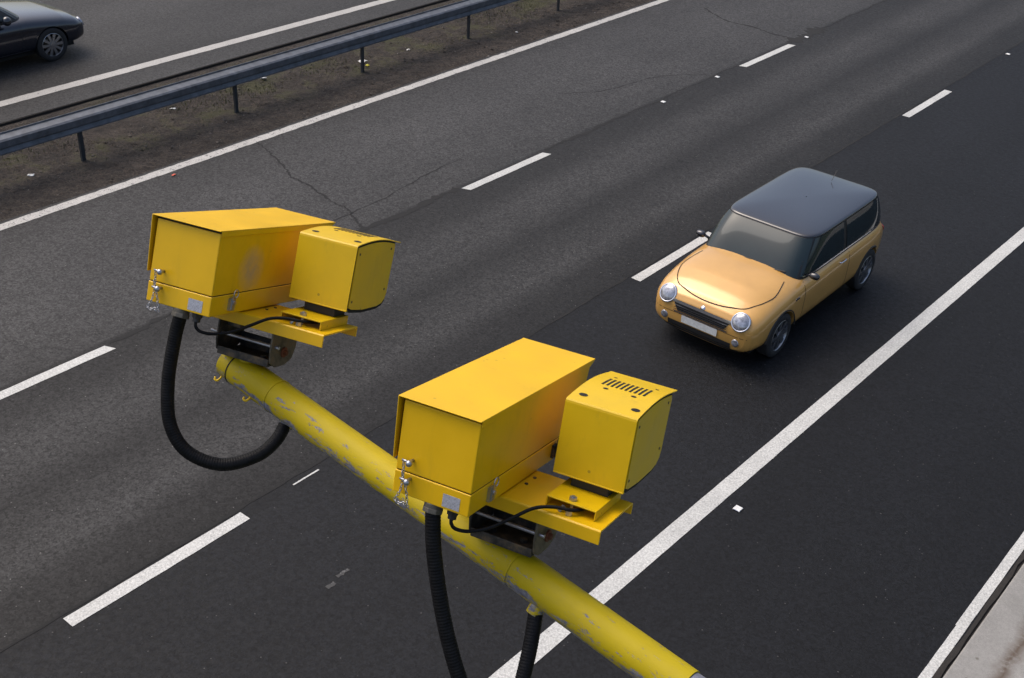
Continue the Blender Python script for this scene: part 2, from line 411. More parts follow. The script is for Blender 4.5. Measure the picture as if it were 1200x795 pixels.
ribbon('road_crack', [(-5.3, 14.1), (-4.8, 14.9), (-4.6, 16.1), (-4.2, 16.9), (-3.85, 17.2)], .014, TAR, jit=.02, seed=4)
ribbon('road_crack', [(-4.3, 7.3), (-4.35, 8.4), (-4.5, 9.5), (-4.55, 10.4)], .012, TAR, jit=.02, seed=5)
for i, (y0, y1, wd) in enumerate(((-6, .9, .018), (3.02, 5.2, .05), (5.2, 9.5, .075), (11.7, 14.2, .045), (14.2, 18.1, .022), (20.35, 21.9, .2), (21.9, 30, .03))):
    n_ = int((y1-y0)/.45)+2
    ribbon('road_crack', [(-3.775+.03*math.sin(k*1.7+i), y0+(y1-y0)*k/(n_-1)) for k in range(n_)], wd, TAR, z=.0025, jit=.022, sub=5, seed=10+i)
ribbon('road_crack', [(-.125, -8+k) for k in range(46)], .022, TAR, jit=.007, sub=5, seed=30)
ribbon('road_crack', [(6.222, -8+k) for k in range(30)], .03, GAP, jit=.006, sub=5, seed=31)

# ------------------------------------------------------------------ crash barrier
bar = empty('crash_barrier', (-8.76, 0, 0))
tag(bar, 'long grey galvanised steel crash barrier along the central reservation', 'crash barrier')
m = MB()
BX = -8.70+8.76     # front face, local
prof = [(BX-.215, .725), (BX-.205, .765), (BX-.195, .765), (BX-.19, .74), (BX-.03, .722), (BX+.0, .70), (BX+.0, .60), (BX-.028, .575), (BX+.004, .515), (BX+.004, .495), (BX-.008, .495),
        (BX-.04, .57), (BX-.012, .61), (BX-.012, .69), (BX-.04, .71), (BX-.19, .728), (BX-.20, .50), (BX-.215, .50)]
n_ = len(prof); ys = [-20+.5*i for i in range(161)]
vs_ = [(x, y, z) for y in ys for x, z in prof]
m.add(vs_, [(j*n_+i, (j+1)*n_+i, (j+1)*n_+(i+1) % n_, j*n_+(i+1) % n_) for j in range(len(ys)-1) for i in range(n_)])
m.build('beam', GALV, bar, auto=18)
YP, SP = 5.981, 3.124
p0 = None
for k in range(-5, 14):
    if p0 is None:
        m = MB()                               # Z-section post
        m.box(-.012, .0, -.045, .045, -.15, .60); m.box(-.05, -.012, .035, .045, -.15, .60); m.box(.0, .038, -.045, -.035, -.15, .60)
        p0 = m.build('post', GALVD, bar); o = p0
    else:
        o = p0.copy(); COL.objects.link(o); o.parent = bar
    o.location = (0, YP+SP*k, 0)

# ------------------------------------------------------------------ gravel, weeds, litter, studs
m = MB()
for i in range(6500):
    x = random.uniform(-10.95, -7.6); y = random.uniform(-2, 30)
    if random.random() < .25: x = random.uniform(-9.4, -7.65)
    r = random.uniform(.005, .016)*(2.2 if random.random() < .05 else 1)
    z = soil_h(x, y)+r*.3; q = Matrix.Rotation(random.uniform(0, 6.28), 3, 'Z')
    vs_ = [Vector((random.uniform(.7, 1.3)*r*a_, random.uniform(.7, 1.2)*r*b_, random.uniform(.5, .9)*r*c_)) for a_, b_, c_ in ((1, 0, 0), (-1, 0, 0), (0, 1, 0), (0, -1, 0), (0, 0, 1), (0, 0, -1))]
    m.add([tuple((q@v_)+Vector((x, y, z))) for v_ in vs_], [(0, 2, 4), (2, 1, 4), (1, 3, 4), (3, 0, 4), (2, 0, 5), (1, 2, 5), (3, 1, 5), (0, 3, 5)])
tag(m.build('gravel', GRAVEL), kind='stuff')
m = MB()
for i in range(900):
    x = random.uniform(-10.9, -7.75); y = random.uniform(-1, 28); r = random.uniform(.018, .05)
    if noise.noise(Vector((x*1.7, y*1.2, 11))) < -.05: continue
    z = soil_h(x, y)-r*.15; g = random.uniform(0, 6.28); n0 = len(m.v); k_ = 7; vs_ = []
    for rr_, zz in ((1, 0), (.75, .38), (.3, .55)):
        for q in range(k_):
            a_ = g+2*math.pi*q/k_; e = random.uniform(.7, 1.3)*r*rr_
            vs_.append((x+math.cos(a_)*e, y+math.sin(a_)*e*.8, z+r*zz*random.uniform(.7, 1.2)))
    m.add(vs_, [(b*k_+q, b*k_+(q+1) % k_, (b+1)*k_+(q+1) % k_, (b+1)*k_+q) for b in range(2) for q in range(k_)]+[tuple(2*k_+q for q in range(k_))])
tag(m.build('soil_clods', SOIL, fix=False), kind='stuff')
m = MB()
for i in range(9000):
    x = random.gauss(-9.5, .45); y = random.uniform(0, 30)
    if x < -10.9 or x > -8.3: continue
    d_ = noise.noise(Vector((x*.9, y*.5, 5)))
    if d_ < .05: continue
    z = soil_h(x, y)-.003; hh = random.uniform(.012, .045)*(1+d_); g = random.uniform(0, 6.28); ww = .006
    dx, dy = math.cos(g)*ww, math.sin(g)*ww; lx, ly = random.uniform(-.03, .03), random.uniform(-.03, .03)
    m.add([(x-dx, y-dy, z), (x+dx, y+dy, z), (x+lx*.5+dx*.7, y+ly*.5+dy*.7, z+hh*.7), (x+lx, y+ly, z+hh)], [(0, 1, 2, 3)])
tag(m.build('weeds', WEED, fix=False), kind='stuff')

def crumple(name, x, y, sx, sy, hz, mat, seed, label, cat='litter'):
    rnd = random.Random(seed)
    def fn(u, v):
        return ((u-.5)*sx+rnd.uniform(-.1, .1)*sx, (v-.5)*sy+rnd.uniform(-.1, .1)*sy, .004+rnd.uniform(0, hz))
    o = MB().sheet(fn, 4, 4).build(name, mat, fix=False, auto=20)
    o.location = (x, y, soil_h(x, y)+.004 if x < -7.6 else .004); o.rotation_euler.z = rnd.uniform(0, 3)
    s_ = o.modifiers.new('thick', 'SOLIDIFY'); s_.thickness = .002
    return tag(o, label, cat)
crumple('plastic_scrap', -9.17, 12.62, .15, .12, .05, WHITE, 1, 'crumpled whitish plastic scrap lying just above the yellow scrap by a barrier post')
crumple('plastic_scrap', -8.93, 12.52, .07, .06, .03, YLIT, 2, 'small yellow plastic scrap beside the third barrier post in view')
crumple('paper_scrap', -9.74, 10.54, .12, .09, .04, WHITE, 3, 'pale paper scrap on soil close under the barrier beam, between second and third post')
crumple('paper_scrap', -9.13, 13.9, .07, .06, .03, WHITE, 4, 'small white paper scrap on bare soil between third and fourth barrier post')
crumple('paper_scrap', -9.6, 8.35, .11, .05, .02, WHITE, 5, 'thin pale paper scrap just below the beam between the two leftmost posts')
crumple('foam_scrap', -8.32, 16.44, .05, .05, .03, WHITE, 6, 'tiny white foam scrap near the solid line, right of the fourth post')
crumple('paper_scrap', -8.78, 5.05, .09, .06, .02, WHITE, 7, 'flat pale scrap on dark soil at far left, left of the first post')
crumple('foam_scrap', -9.85, 16.6, .06, .05, .03, WHITE, 8, 'white foam scrap beside mossy green patch near the top of the picture')
crumple('red_scrap', -7.27, 6.62, .07, .04, .012, REDM, 9, 'small red scrap lying on the road at the worn white edge line')

def stud(x, y, label):
    t = empty('road_stud', (x, y, 0)); tag(t, label, 'road stud', 'reflective road studs')
    m = MB(); m.prism([(-.045, .004), (-.035, .016), (.035, .016), (.045, .004)], -.04, .04); m.build('housing', WHITE, t, bevel=.003)
    m = MB(); m.box(-.033, .033, -.048, -.042, .006, .013); m.build('reflector', CHROME, t)
stud(3.67, 5.61, 'white road stud on dark asphalt beside the thick solid line, below the yellow car')
stud(-3.66, 15.19, 'white road stud between the middle and upper dash of the left broken line')
stud(-3.69, 17.2, 'white road stud just below the uppermost dash of the left broken line')
stud(-3.70, 21.0, 'white road stud in the dark tar joint just above the uppermost left dash')
stud(-.01, 23.36, 'white road stud near the top right corner on the right broken line')

# ------------------------------------------------------------------ arm that carries the cameras
AD = Vector((math.cos(-.0297)*math.cos(-.0712), math.sin(-.0297)*math.cos(-.0712), math.sin(-.0712)))
AP = Vector((5.5, -1.6997, 5.8078))
ay = Vector((0, 0, 1)).cross(AD).normalized(); az = AD.cross(ay)
AM = Matrix((AD, ay, az)).transposed().to_4x4(); AM.translation = AP
arm = empty('support_arm', mat=AM)
tag(arm, 'round yellow steel arm with chipped paint carrying both yellow cameras', 'camera arm')
R_ = .057
m = MB()
m.lathe((0, 0, 0), (1, 0, 0), [(-.425, R_-.010), (-.425, R_), (-.30, R_), (.5, R_), (1.43, R_), (1.43, R_-.012)], 56)
m.build('tube', ARM, arm, auto=40)
m = MB(); m.lathe((0, 0, 0), (1, 0, 0), [(-.475, R_-.014), (-.48, R_-.010), (-.48, R_-.003), (-.428, R_-.003), (-.428, R_-.02)], 48)
m.build('end_collar', ARM, arm, auto=40)
m = MB(); m.lathe((0, 0, 0), (1, 0, 0), [(-.474, .0005), (-.474, R_-.012)], 32); m.build('end_plug', GREYP, arm)
m = MB(); m.lathe((0, 0, 0), (1, 0, 0), [(-.4285, R_-.004), (-.4285, R_+.0015), (-.424, R_+.0015), (-.424, R_-.004)], 48); m.build('rubber_ring', SEAL, arm)
for x_ in (-.232, .83):
    m = MB(); m.lathe((0, 0, 0), (1, 0, 0), [(x_, R_), (x_, R_+.002), (x_+.01, R_+.002), (x_+.01, R_)], 48); m.build('weld_band', ARM, arm, auto=40)
m = MB(); m.lathe((0, 0, 0), (1, 0, 0), [(1.431, R_-.006), (1.431, R_-.004), (3.1, R_-.004)], 40)
m.build('outer_sleeve', GREYP, arm, auto=40)
for x, ang in ((-.46, -150), (-.30, -158)):    # little cable hooks under the tube
    g = math.radians(ang); c0 = Vector((x, math.cos(g)*R_, math.sin(g)*R_)); d_ = Vector((0, math.cos(g), math.sin(g)))
    m = MB(); m.tube(smooth_path([c0-d_*.004, c0+d_*.010, c0+d_*.018+Vector((-.004, 0, 0)), c0+d_*.020+Vector((-.012, 0, .003)), c0+d_*.013+Vector((-.016, 0, .004))], 5), .0038, 8)
    m.build('cable_hook', YEL2, arm, smooth=True)
# column that the arm is fixed to, on the verge at the right
m = MB(); Ci = AM.inverted()
c0 = Vector((8.6, AP.y+AD.y*3.1, -.2)); m.tube([Ci@c0, Ci@Vector((c0.x, c0.y, 6.3))], .11, 32); m.build('column', ARM, arm, auto=40)
for p in (Vector((5.338, -1.712, 5.761)), Vector((6.443, -1.77, 5.691))):
    m = MB(); q = Ci@p; q0 = Vector((q.x, 0, 0)); d_ = (q-q0).normalized()
    m.cyl(q0+d_*(R_-.006), q0+d_*(R_+.022), .024, 24)
    m.build('hose_socket', ARM, arm, auto=40)

# ------------------------------------------------------------------ one camera unit (local: x width, y forward, z up)
def make_camera():
    t = empty('speed_camera')
    W, L = .25, .746
    # sun shield: folded sheet with two cheeks
    th = .003
    m = MB()
    m.box(0, W, 0, L, -th, 0)
    for x0, x1 in ((0, th), (W-th, W)):
        zb = -.183 if x0 == 0 else -.02
        m.add([(x, y, z) for x in (x0, x1) for y, z in ((.0 if x0 == 0 else .012, -th), (L, -th), (L-.035, zb if x0 else zb), (.012, zb))],
              [(0, 1, 2, 3), (7, 6, 5, 4), (0, 4, 5, 1), (1, 5, 6, 2), (2, 6, 7, 3), (3, 7, 4, 0)])
    m.build('sun_shield', YEL, t, bevel=.0012)
    m = MB(); m.prism([(.012, -.209), (.012, -.011), (L-.02, -.011), (L-.06, -.209)], .014, W-.0045)
    m.build('housing', YEL, t, bevel=.003, seg=3)
    m = MB(); m.box(.017, W-.008, .016, L-.05, -.0107, -.0033); m.box(.0034, .0136, .03, L-.05, -.17, -.0033); m.build('shield_gap_fill', SEAL, t)  # black strips filling the gap under the shield
    m = MB(); m.box(.0125, W-.003, .0105, L-.062, -.275, -.2115); tray = m.build('base_tray', YEL, t, bevel=.003, seg=3)
    m = MB(); m.box(.016, W-.007, .014, L-.068, -.2113, -.2092); m.build('gasket', SEAL, t)
    m = MB(); m.box(.05, .20, L-.030, L-.024, -.17, -.04); m.build('lens_window', GLASS, t)
    # pins, chain
    ch = empty('lock_chain'); ch.parent = t
    for zz, xx in ((-.170, .063), (-.224, .063)):
        m = MB(); m.cyl((xx, .012, zz), (xx, -.012, zz), .0045, 10); m.ball((xx+.004, -.016, zz), .0095); m.cyl((xx-.022, -.008, zz+.001), (xx, -.008, zz), .0035, 8)
        m.build('ball_pin', STEEL, ch, smooth=True)
    m = MB()
    path = smooth_path([(.045, -.008, -.170), (.046, -.004, -.195), (.044, .002, -.23), (.040, .003, -.265), (.030, .0, -.288), (.043, -.004, -.296), (.058, -.006, -.29), (.070, -.004, -.298), (.066, -.002, -.275), (.060, -.003, -.25), (.050, -.006, -.222), (.046, -.008, -.205)], 12)
    acc = 0; last = path[0]; k = 0
    for i in range(1, len(path)):
        acc += (path[i]-path[i-1]).length
        if acc > .0075:
            acc = 0; tg = (path[i]-last).normalized(); last = path[i]; k += 1
            side = tg.cross(Vector((0, 1, 0))).normalized() if k % 2 else Vector((0, 1, 0))
            b_ = tg.cross(side); c_ = path[i]
            m.tube([c_+tg*(math.cos(2*math.pi*q/10)*.0058)+b_*(math.sin(2*math.pi*q/10)*.0034) for q in range(11)], .0012, 5, False)
    m.build('chain', STEEL, ch, smooth=True)
    # latches on the right flank
    for yy in (.122, .53):
        m = MB(); m.box(W-.003, W+.007, yy-.014, yy+.012, -.262, -.222); m.box(W+.007, W+.011, yy-.009, yy+.006, -.258, -.215)
        m.torus((W+.010, yy+.006, -.207), (1, 0, 0), .013, .0018, 18, 6)
        m.cyl((W+.0, yy, -.236), (W+.014, yy, -.236), .007, 10)
        m.build('latch', DARKST if yy > .3 else STEEL, t, auto=40)
    m = MB(); m.add([(.166, .0098, -.231), (.218, .0098, -.231), (.218, .0098, -.268), (.166, .0098, -.268), (.166, .0104, -.231), (.218, .0104, -.231), (.218, .0104, -.268), (.166, .0104, -.268)],
                    [(0, 1, 2, 3), (0, 4, 5, 1), (1, 5, 6, 2), (2, 6, 7, 3), (3, 7, 4, 0)]); m.build('sticker', STICK, tray)
    # glands
    m = MB(); m.cyl((.13, .035, -.2735), (.13, .035, -.30), .026, 24); m.cyl((.13, .035, -.292), (.13, .032, -.306), .029, 8); m.build('hose_gland', BRASS, t, bevel=.002)
    m = MB(); m.cyl((.19, .035, -.2735), (.19, .035, -.292), .017, 6); m.cyl((.19, .035, -.29), (.19, .033, -.306), .012, 16); m.build('cable_gland', BLACKRUB, t, bevel=.0015)
    m = MB(); m.tube(smooth_path([(.19, .033, -.30), (.192, .030, -.318), (.205, .038, -.333), (.235, .060, -.337), (.275, .098, -.326), (.315, .145, -.300), (.355, .185, -.272), (.40, .212, -.262), (.45, .235, -.263), (.475, .29, -.266)], 8), .0052, 10)
    m.build('cable', HOSE, t, smooth=True)
    # mounting plate, a downward channel
    m = MB(); PL0, PL1 = .05, .548; y0, y1 = .205, .445
    prof = [(y0, -.322), (y0, -.284), (y0+.004, -.280), (y1-.004, -.280), (y1, -.284), (y1, -.316), (y1-.005, -.316), (y1-.005, -.286), (y0+.005, -.286), (y0+.005, -.322)]
    m.prism(prof, PL0, PL1); m.build('mounting_plate', YEL, t, bevel=.0015)
    for x, y in ((.2625, .33), (.2625, .385)):
        MB().cyl((x, y, -.2805), (x, y, -.277), .0055, 8).build('plate_bolt', DARKST, t)
    # tilt bracket: yoke under the plate
    br = empty('tilt_bracket'); br.parent = t
    def ear(x0, x1, name, mat):
        pr = [(.245, -.288), (.385, -.288), (.392, -.33), (.392, -.39), (.375, -.43), (.33, -.448), (.27, -.448), (.235, -.43), (.226, -.39), (.228, -.33)]
        return MB().prism(pr, x0, x1).build(name, mat, br, bevel=.003)
    ear(.148, .156, 'ear', DARKST); ear(.352, .360, 'ear', RUSTST)
    m = MB(); m.box(.157, .351, .24, .37, -.444, -.434)
    m.box(.157, .351, .3705, .378, -.444, -.385); m.box(.157, .351, .232, .2395, -.444, -.418)
    m.build('saddle', DARKST, br, bevel=.002)
    m = MB(); m.box(.165, .215, .26, .385, -.35, -.289); m.build('upper_yoke', DARKST, br, bevel=.003)
    m = MB(); m.cyl((.115, .25, -.375), (.375, .25, -.375), .006, 12); m.build('tie_rod', STEEL, br)
    m = MB(); m.cyl((.360, .31, -.40), (.365, .31, -.40), .018, 20); m.cyl((.365, .31, -.40), (.374, .31, -.40), .010, 6); m.build('pivot_bolt', RUST, br)
    for x in (.20, .30): MB().cyl((x, .29, -.436), (x, .29, -.424), .011, 6).build('saddle_bolt', DARKST, br)
    # lamp bracket
    m = MB()
    m.box(.362, .512, .245, .435, -.254, -.250); m.box(.362, .366, .246, .434, -.2795, -.254); m.box(.508, .512, .246, .434, -.2795, -.254)
    m.build('lamp_bracket', YEL2, t, bevel=.001)
    m = MB(); m.cyl((.432, .268, -.2495), (.432, .268, -.241), .012, 6); m.cyl((.432, .268, -.279), (.432, .268, -.237), .0055, 10); m.cyl((.44, .232, -.279), (.44, .232, -.266), .010, 6)
    m.cyl((.41, .235, -.2785), (.42, .24, -.262), .006, 8); m.build('lamp_bolt', STEEL, t)
    MB().box(.385, .500, .352, .430, -.2498, -.222).build('lamp_foot', BLACKRUB, t, bevel=.003)
    # infrared lamp box
    ir = empty('infrared_lamp'); ir.parent = t
    Lx, Hh = .213, .219
    R3 = (Matrix.Rotation(math.radians(1.2), 4, 'Z') @ Matrix.Rotation(math.radians(-1.0), 4, 'X'))
    ir.matrix_local = Matrix.Translation((.334, .338, .003)) @ R3
    def arc(y): return .0155*math.sin(math.pi*min(1, max(0, (y+.0)/.345)))+(-.002*y/.345)
    top_ = [(i*.352/14, arc(i*.352/14)) for i in range(15)]
    outer = [(0, -Hh)]+[(0, -.01), (.001, -.004)]+[(max(y, .004), z) for y, z in top_]
    inner = [(max(y, .004), z-.003) for y, z in top_][::-1]+[(.0035, -.008), (.0035, -Hh)]
    m = MB(); m.prism(outer+inner, 0, Lx); hood = m.build('hood', YEL2, ir, bevel=.0006)
    m = MB(); m.box(0, Lx, -.0015, .010, -Hh-.003, -Hh+.002); m.build('hood_lip', YEL2, ir, bevel=.002)
    sidep = [(.0045, -Hh)]+[(y+.0045, arc(y)-.0045) for y, z in top_[:13]]+[(.313, -.014), (.309, -.185), (.301, -.210), (.280, -.226), (.24, -.234), (.12, -.236), (.03, -.228)]
    m = MB(); m.prism(sidep, .003, Lx-.003); m.build('case', SEAL, ir)
    def shrink(p, d):
        cx_ = sum(q[0] for q in p)/len(p); cz_ = sum(q[1] for q in p)/len(p)
        return [(cx_+(y-cx_)*(1-d/.16), cz_+(z-cz_)*(1-d/.12)) for y, z in p]
    for x0, x1 in ((-.0005, .004), (Lx-.004, Lx+.0005)):
        pp = MB().prism(shrink(sidep, .008), x0, x1).build('side_plate', YEL2, ir, bevel=.0008)
        for y, z in ((.028, -.03), (.028, -.19), (.275, -.022), (.275, -.165)): MB().cyl((x0-.0012, y, z), (x1+.0012, y, z), .0045, 8).build('screw', DARKST, ir)
    m = MB()
    for i in range(10):                     # louvre slots in the hood
        x = .040+i*.0140; 
        m.add([(x+dx, y, arc(y)+dz) for dz in (-.004, .0009) for y in (.160, .198, .236) for dx in (0, .0068)],
              [(0, 1, 7, 6), (0, 2, 8, 6), (1, 3, 9, 7), (2, 4, 10, 8), (3, 5, 11, 9), (4, 5, 11, 10), (6, 7, 9, 8), (8, 9, 11, 10)])
    m.build('vent_slots', SEAL, ir)
    for x, y, r in ((.032, .048, .0105), (.188, .048, .0105), (.065, .132, .0065), (.150, .132, .0065), (.045, .268, .0045), (.175, .268, .0045)):
        MB().add([(x+math.cos(g)*r*1.25, y+math.sin(g)*r, arc(y+math.sin(g)*r)+.0007) for g in [2*math.pi*q/16 for q in range(16)]], [tuple(range(16))]).build('screw_hole', SEAL, ir)
    m = MB(); m.box(.02, Lx-.02, .314, .318, -.17, -.03); m.build('lamp_window', GLASS, ir)
    return t

R1 = Matrix(((0.9545, 0.2980, -0.0114), (-0.2813, 0.8871, -0.3659), (-0.0989, 0.3525, 0.9306))).transposed().to_4x4()
R2 = Matrix(((0.9791, 0.2015, 0.0277), (-0.1874, 0.9465, -0.2628), (-0.0792, 0.2521, 0.9645))).transposed().to_4x4()
R2.translation = Vector((6.054, -1.92, 6.3115)); R1.translation = Vector((4.9179, -1.847, 6.4204))
cam2 = make_camera(); cam1 = copy_tree(cam2)
GC = 'yellow traffic cameras on the arm'
cam2.matrix_world = R2; cam1.matrix_world = R1
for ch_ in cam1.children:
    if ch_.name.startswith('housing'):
        ch_.material_slots[0].link = 'OBJECT'; ch_.material_slots[0].material = yellow('yellow_powder_coat_blotch', blotch=(.245, .22, -.135))
tag(cam2, 'larger nearer yellow camera unit in the middle, its lamp hood top showing black vent slots', 'traffic camera', GC)
tag(cam1, 'farther yellow camera unit at the arm end, greyish smudge on its flank', 'traffic camera', GC)
# spigots between arm and brackets
for RM in (R1, R2):
    q = Ci @ (RM @ Vector((.245, .305, -.446))); m = MB()
    m.tube([q, Vector((q.x, 0, 0))], [.036, .040], 28)
    m.build('spigot', ARM, arm, auto=40)
# hoses
def hose(parent, M4, pts, r, name='hose'):
    P = smooth_path(pts, 60); L = [0]
    for i in range(1, len(P)): L.append(L[-1]+(P[i]-P[i-1]).length)
    n_ = int(L[-1]/.0022); Q = []; j = 0
    for i in range(n_+1):
        d_ = L[-1]*i/n_
        while j < len(L)-2 and L[j+1] < d_: j += 1
        Q.append(P[j].lerp(P[j+1], (d_-L[j])/max(1e-9, L[j+1]-L[j])))
    inv = M4.inverted()
    m = MB(); m.tube([inv@q for q in Q], [r*(1+.016*(1 if (i//2) % 2 else -1)) for i in range(len(Q))], 20)
    return m.build(name, HOSE, parent, smooth=True)
g1 = R1@Vector((.13, .034, -.298)); g2 = R2@Vector((.13, .034, -.298))
hose(cam1, R1, [g1, (5.060, -1.915, 6.049), (5.080, -1.970, 5.921), (5.119, -2.006, 5.80), (5.180, -1.995, 5.714), (5.265, -1.931, 5.671), (5.329, -1.839, 5.687), (5.346, -1.769, 5.72), (5.338, -1.716, 5.758)], .0215)
hose(cam2, R2, [g2, (6.228, -1.965, 5.925), (6.272, -1.99, 5.815), (6.328, -2.013, 5.696), (6.395, -2.028, 5.576), (6.454, -2.028, 5.484), (6.504, -1.986, 5.453), (6.507, -1.92, 5.502), (6.479, -1.838, 5.601), (6.445, -1.772, 5.688)], .0215)

# ------------------------------------------------------------------ cars
def catmull(st, n):
    out = []; m = len(st)
    for i in range(m-1):
        for k in range(n):
            t = k/n; a_, b_, c_, d_ = st[max(i-1, 0)], st[i], st[i+1], st[min(i+2, m-1)]
            out.append(tuple(.5*((2*b_[q])+(c_[q]-a_[q])*t+(2*a_[q]-5*b_[q]+4*c_[q]-d_[q])*t*t+(3*b_[q]-a_[q]-3*c_[q]+d_[q])*t**3) if q else b_[0]+(c_[0]-b_[0])*t for q in range(len(b_))))
    return out+[st[-1]]

def make_car(st, gh, wheels, wr, tw, paint, roofmat, W):
    """st: stations (u, half width, z bottom, z top, exponent); gh: greenhouse (uf0,uf1,ur0,ur1,w0,w1,z0,z1)."""
    t = empty('car')
    S_ = catmull(st, 5); NP = 56; m = MB(); rings = []
    def sec(s_):
        u, wd, zb, zt, ex = s_; zc = (zb+zt)/2; hz = (zt-zb)/2; out = []
        for k in range(NP):
            g = 2*math.pi*(k+.5)/NP; c_, s2 = math.cos(g), math.sin(g)
            x = wd*math.copysign(abs(c_)**(2/ex), c_); z = hz*math.copysign(abs(s2)**(2/ex), s2)
            if z > 0: z += .045*(1-(x/wd)**2)*min(1, u*2)
            else: x *= 1-.06*(-z/hz)**2
            out.append((x, u, zc+z))
        return out
    vs_ = [p for s_ in S_ for p in sec(s_)]; n_ = len(S_)
    fs_ = [(i*NP+k, i*NP+(k+1) % NP, (i+1)*NP+(k+1) % NP, (i+1)*NP+k) for i in range(n_-1) for k in range(NP)]
    fs_ += [tuple(range(NP-1, -1, -1)), tuple((n_-1)*NP+k for k in range(NP))]
    m.add(vs_, fs_); body = m.build('body', paint, t, auto=50)
    bvh = BVHTree.FromPolygons([Vector(v_) for v_ in vs_], fs_)
    def hit(o, d):
        r_ = bvh.ray_cast(Vector(o), Vector(d).normalized())
        if r_[0] is None: return None, None
        return r_[0], (-r_[1] if r_[1].dot(Vector(d)) > 0 else r_[1])
    # wheel arches cut out of the body
    cm = MB()
    for yw in wheels:
        for s_ in (-1, 1): cm.cyl((s_*(W-.34), yw, wr), (s_*(W+.3), yw, wr), wr+.035, 40)
    cutter = cm.build('cutter', paint)
    bo = body.modifiers.new('cut', 'BOOLEAN'); bo.operation = 'DIFFERENCE'; bo.object = cutter; bo.solver = 'EXACT'
    bpy.context.view_layer.update()
    dg = bpy.context.evaluated_depsgraph_get(); me2 = bpy.data.meshes.new_from_object(body.evaluated_get(dg))
    body.modifiers.clear(); body.data = me2
    bpy.data.objects.remove(cutter)
    for p in me2.polygons: p.use_smooth = True
    me2.set_sharp_from_angle(angle=math.radians(45))
    # projected patches
    def patch_front(name, mat, x0, x1, z0, z1, off=.005, parent=t, nx=10, nz=4, taper=0, dirn=(0, 1, 0), src=-.5):
        def fn(u, v):
            z = z0+(z1-z0)*v; xm = (x0+x1)/2; hw = (x1-x0)/2*(1-taper*(1-v)); x = xm+hw*(2*u-1)
            p, n = hit((x, src, z), dirn)
            return p+n*off if p else (x, .1, z)
        return MB().sheet(fn, nx, nz).build(name, mat, parent, smooth=True, fix=False)
    def patch_side(name, mat, side, y0, y1, z0, z1, off=.004, parent=None, ny=12, nz=3):
        def fn(u, v):
            y = y0+(y1-y0)*u; z = z0+(z1-z0)*v; p, n = hit((side*2, y, z), (-side, 0, 0)); return p+n*off
        return MB().sheet(fn, ny, nz).build(name, mat, parent or t, smooth=True, fix=False)
    def patch_top(name, mat, pts, wd, off=.002, parent=None):
        P = smooth_path([(x, y, 0) for x, y in pts], 8); v2 = []; f2 = []
        for i, p in enumerate(P):
            tg = (P[min(i+1, len(P)-1)]-P[max(i-1, 0)]).normalized(); q = Vector((-tg.y, tg.x, 0))*wd/2
            for s_ in (-1, 1):
                h_, n = hit((p.x+q.x*s_, p.y+q.y*s_, 3), (0, 0, -1)); v2.append(h_+n*off if h_ else p)
            if i: f2.append((2*i-2, 2*i-1, 2*i+1, 2*i))
        return MB().add(v2, f2).build(name, mat, parent or t, fix=False)
    # greenhouse
    uf0, uf1, ur0, ur1, w0, w1, z0, z1 = gh; EX = 7.5
    def par(h): 
        hh = h+.10*h*(1-h)*2
        f = uf0+(uf1-uf0)*h; r = ur0+(ur1-ur0)*(h**1.5); return (f+r)/2, (r-f)/2, w0+(w1-w0)*(h**1.35), z0+(z1-z0)*hh if h < 1 else z1
    def gpt(h, g, off=0):
        yc, L_, W_, z = par(h); c_, s_ = math.cos(g), math.sin(g)
        return (( W_+off)*math.copysign(abs(c_)**(2/EX), c_), yc+(L_+off)*math.copysign(abs(s_)**(2/EX), s_), z)
    NG = 96; hs = [i/10 for i in range(11)]
    v2 = [gpt(h, 2*math.pi*(k+.5)/NG) for h in hs for k in range(NG)]
    f2 = [(j*NG+k, j*NG+(k+1) % NG, (j+1)*NG+(k+1) % NG, (j+1)*NG+k) for j in range(10) for k in range(NG)]
    green = MB().add(v2, f2).build('pillars', PLAST, t, smooth=True)
    # roof cap: rings that shrink inwards and rise, with a small overhanging rim
    v2 = []; rr = [(1.0, -.028), (1.012, -.012), (1.01, .0), (.985, .012), (.95, .018), (.8, .032), (.6, .042), (.4, .048), (.2, .051), (.01, .052)]
    yc, L_, W_, z = par(1)
    for k_, dz in rr:
        for k in range(NG):
            x, y, zz = gpt(1, 2*math.pi*(k+.5)/NG); v2.append((x*k_, yc+(y-yc)*k_, z+dz))
    f2 = [(j*NG+k, j*NG+(k+1) % NG, (j+1)*NG+(k+1) % NG, (j+1)*NG+k) for j in range(len(rr)-1) for k in range(NG)]
    roof = MB().add(v2, f2).build('roof', roofmat, t, smooth=True)
    # glass panels follow the same surface, a few mm proud
    def gside(name, side, ya0, ya1, yb0, yb1, h0, h1):     # bottom y range (a), top y range (b)
        def fn(u, v):
            h = h0+(h1-h0)*v; yc, L_, W_, z = par(h); y = (ya0+(ya1-ya0)*u)*(1-v)+(yb0+(yb1-yb0)*u)*v
            e = max(0, 1-abs((y-yc)/(L_+.005))**EX); return (side*(W_+.005)*e**(1/EX), y, z)
        return MB().sheet(fn, 14, 8, flip=side < 0).build(name, GLASS, t, smooth=True, fix=False)
    def gfront(name, sgn, k0, k1, h0, h1):
        def fn(u, v):
            h = h0+(h1-h0)*v; yc, L_, W_, z = par(h); x = (2*u-1)*W_*(k0+(k1-k0)*v)
            e = max(0, 1-abs(x/(W_+.006))**EX); return (x, yc+sgn*(L_+.006)*e**(1/EX), z)
        return MB().sheet(fn, 20, 8, flip=sgn > 0).build(name, GLASS, t, smooth=True, fix=False)
    ws = gfront('windscreen', -1, .95, .93, .06, .96)
    gfront('rear_window', 1, .85, .82, .25, .92)
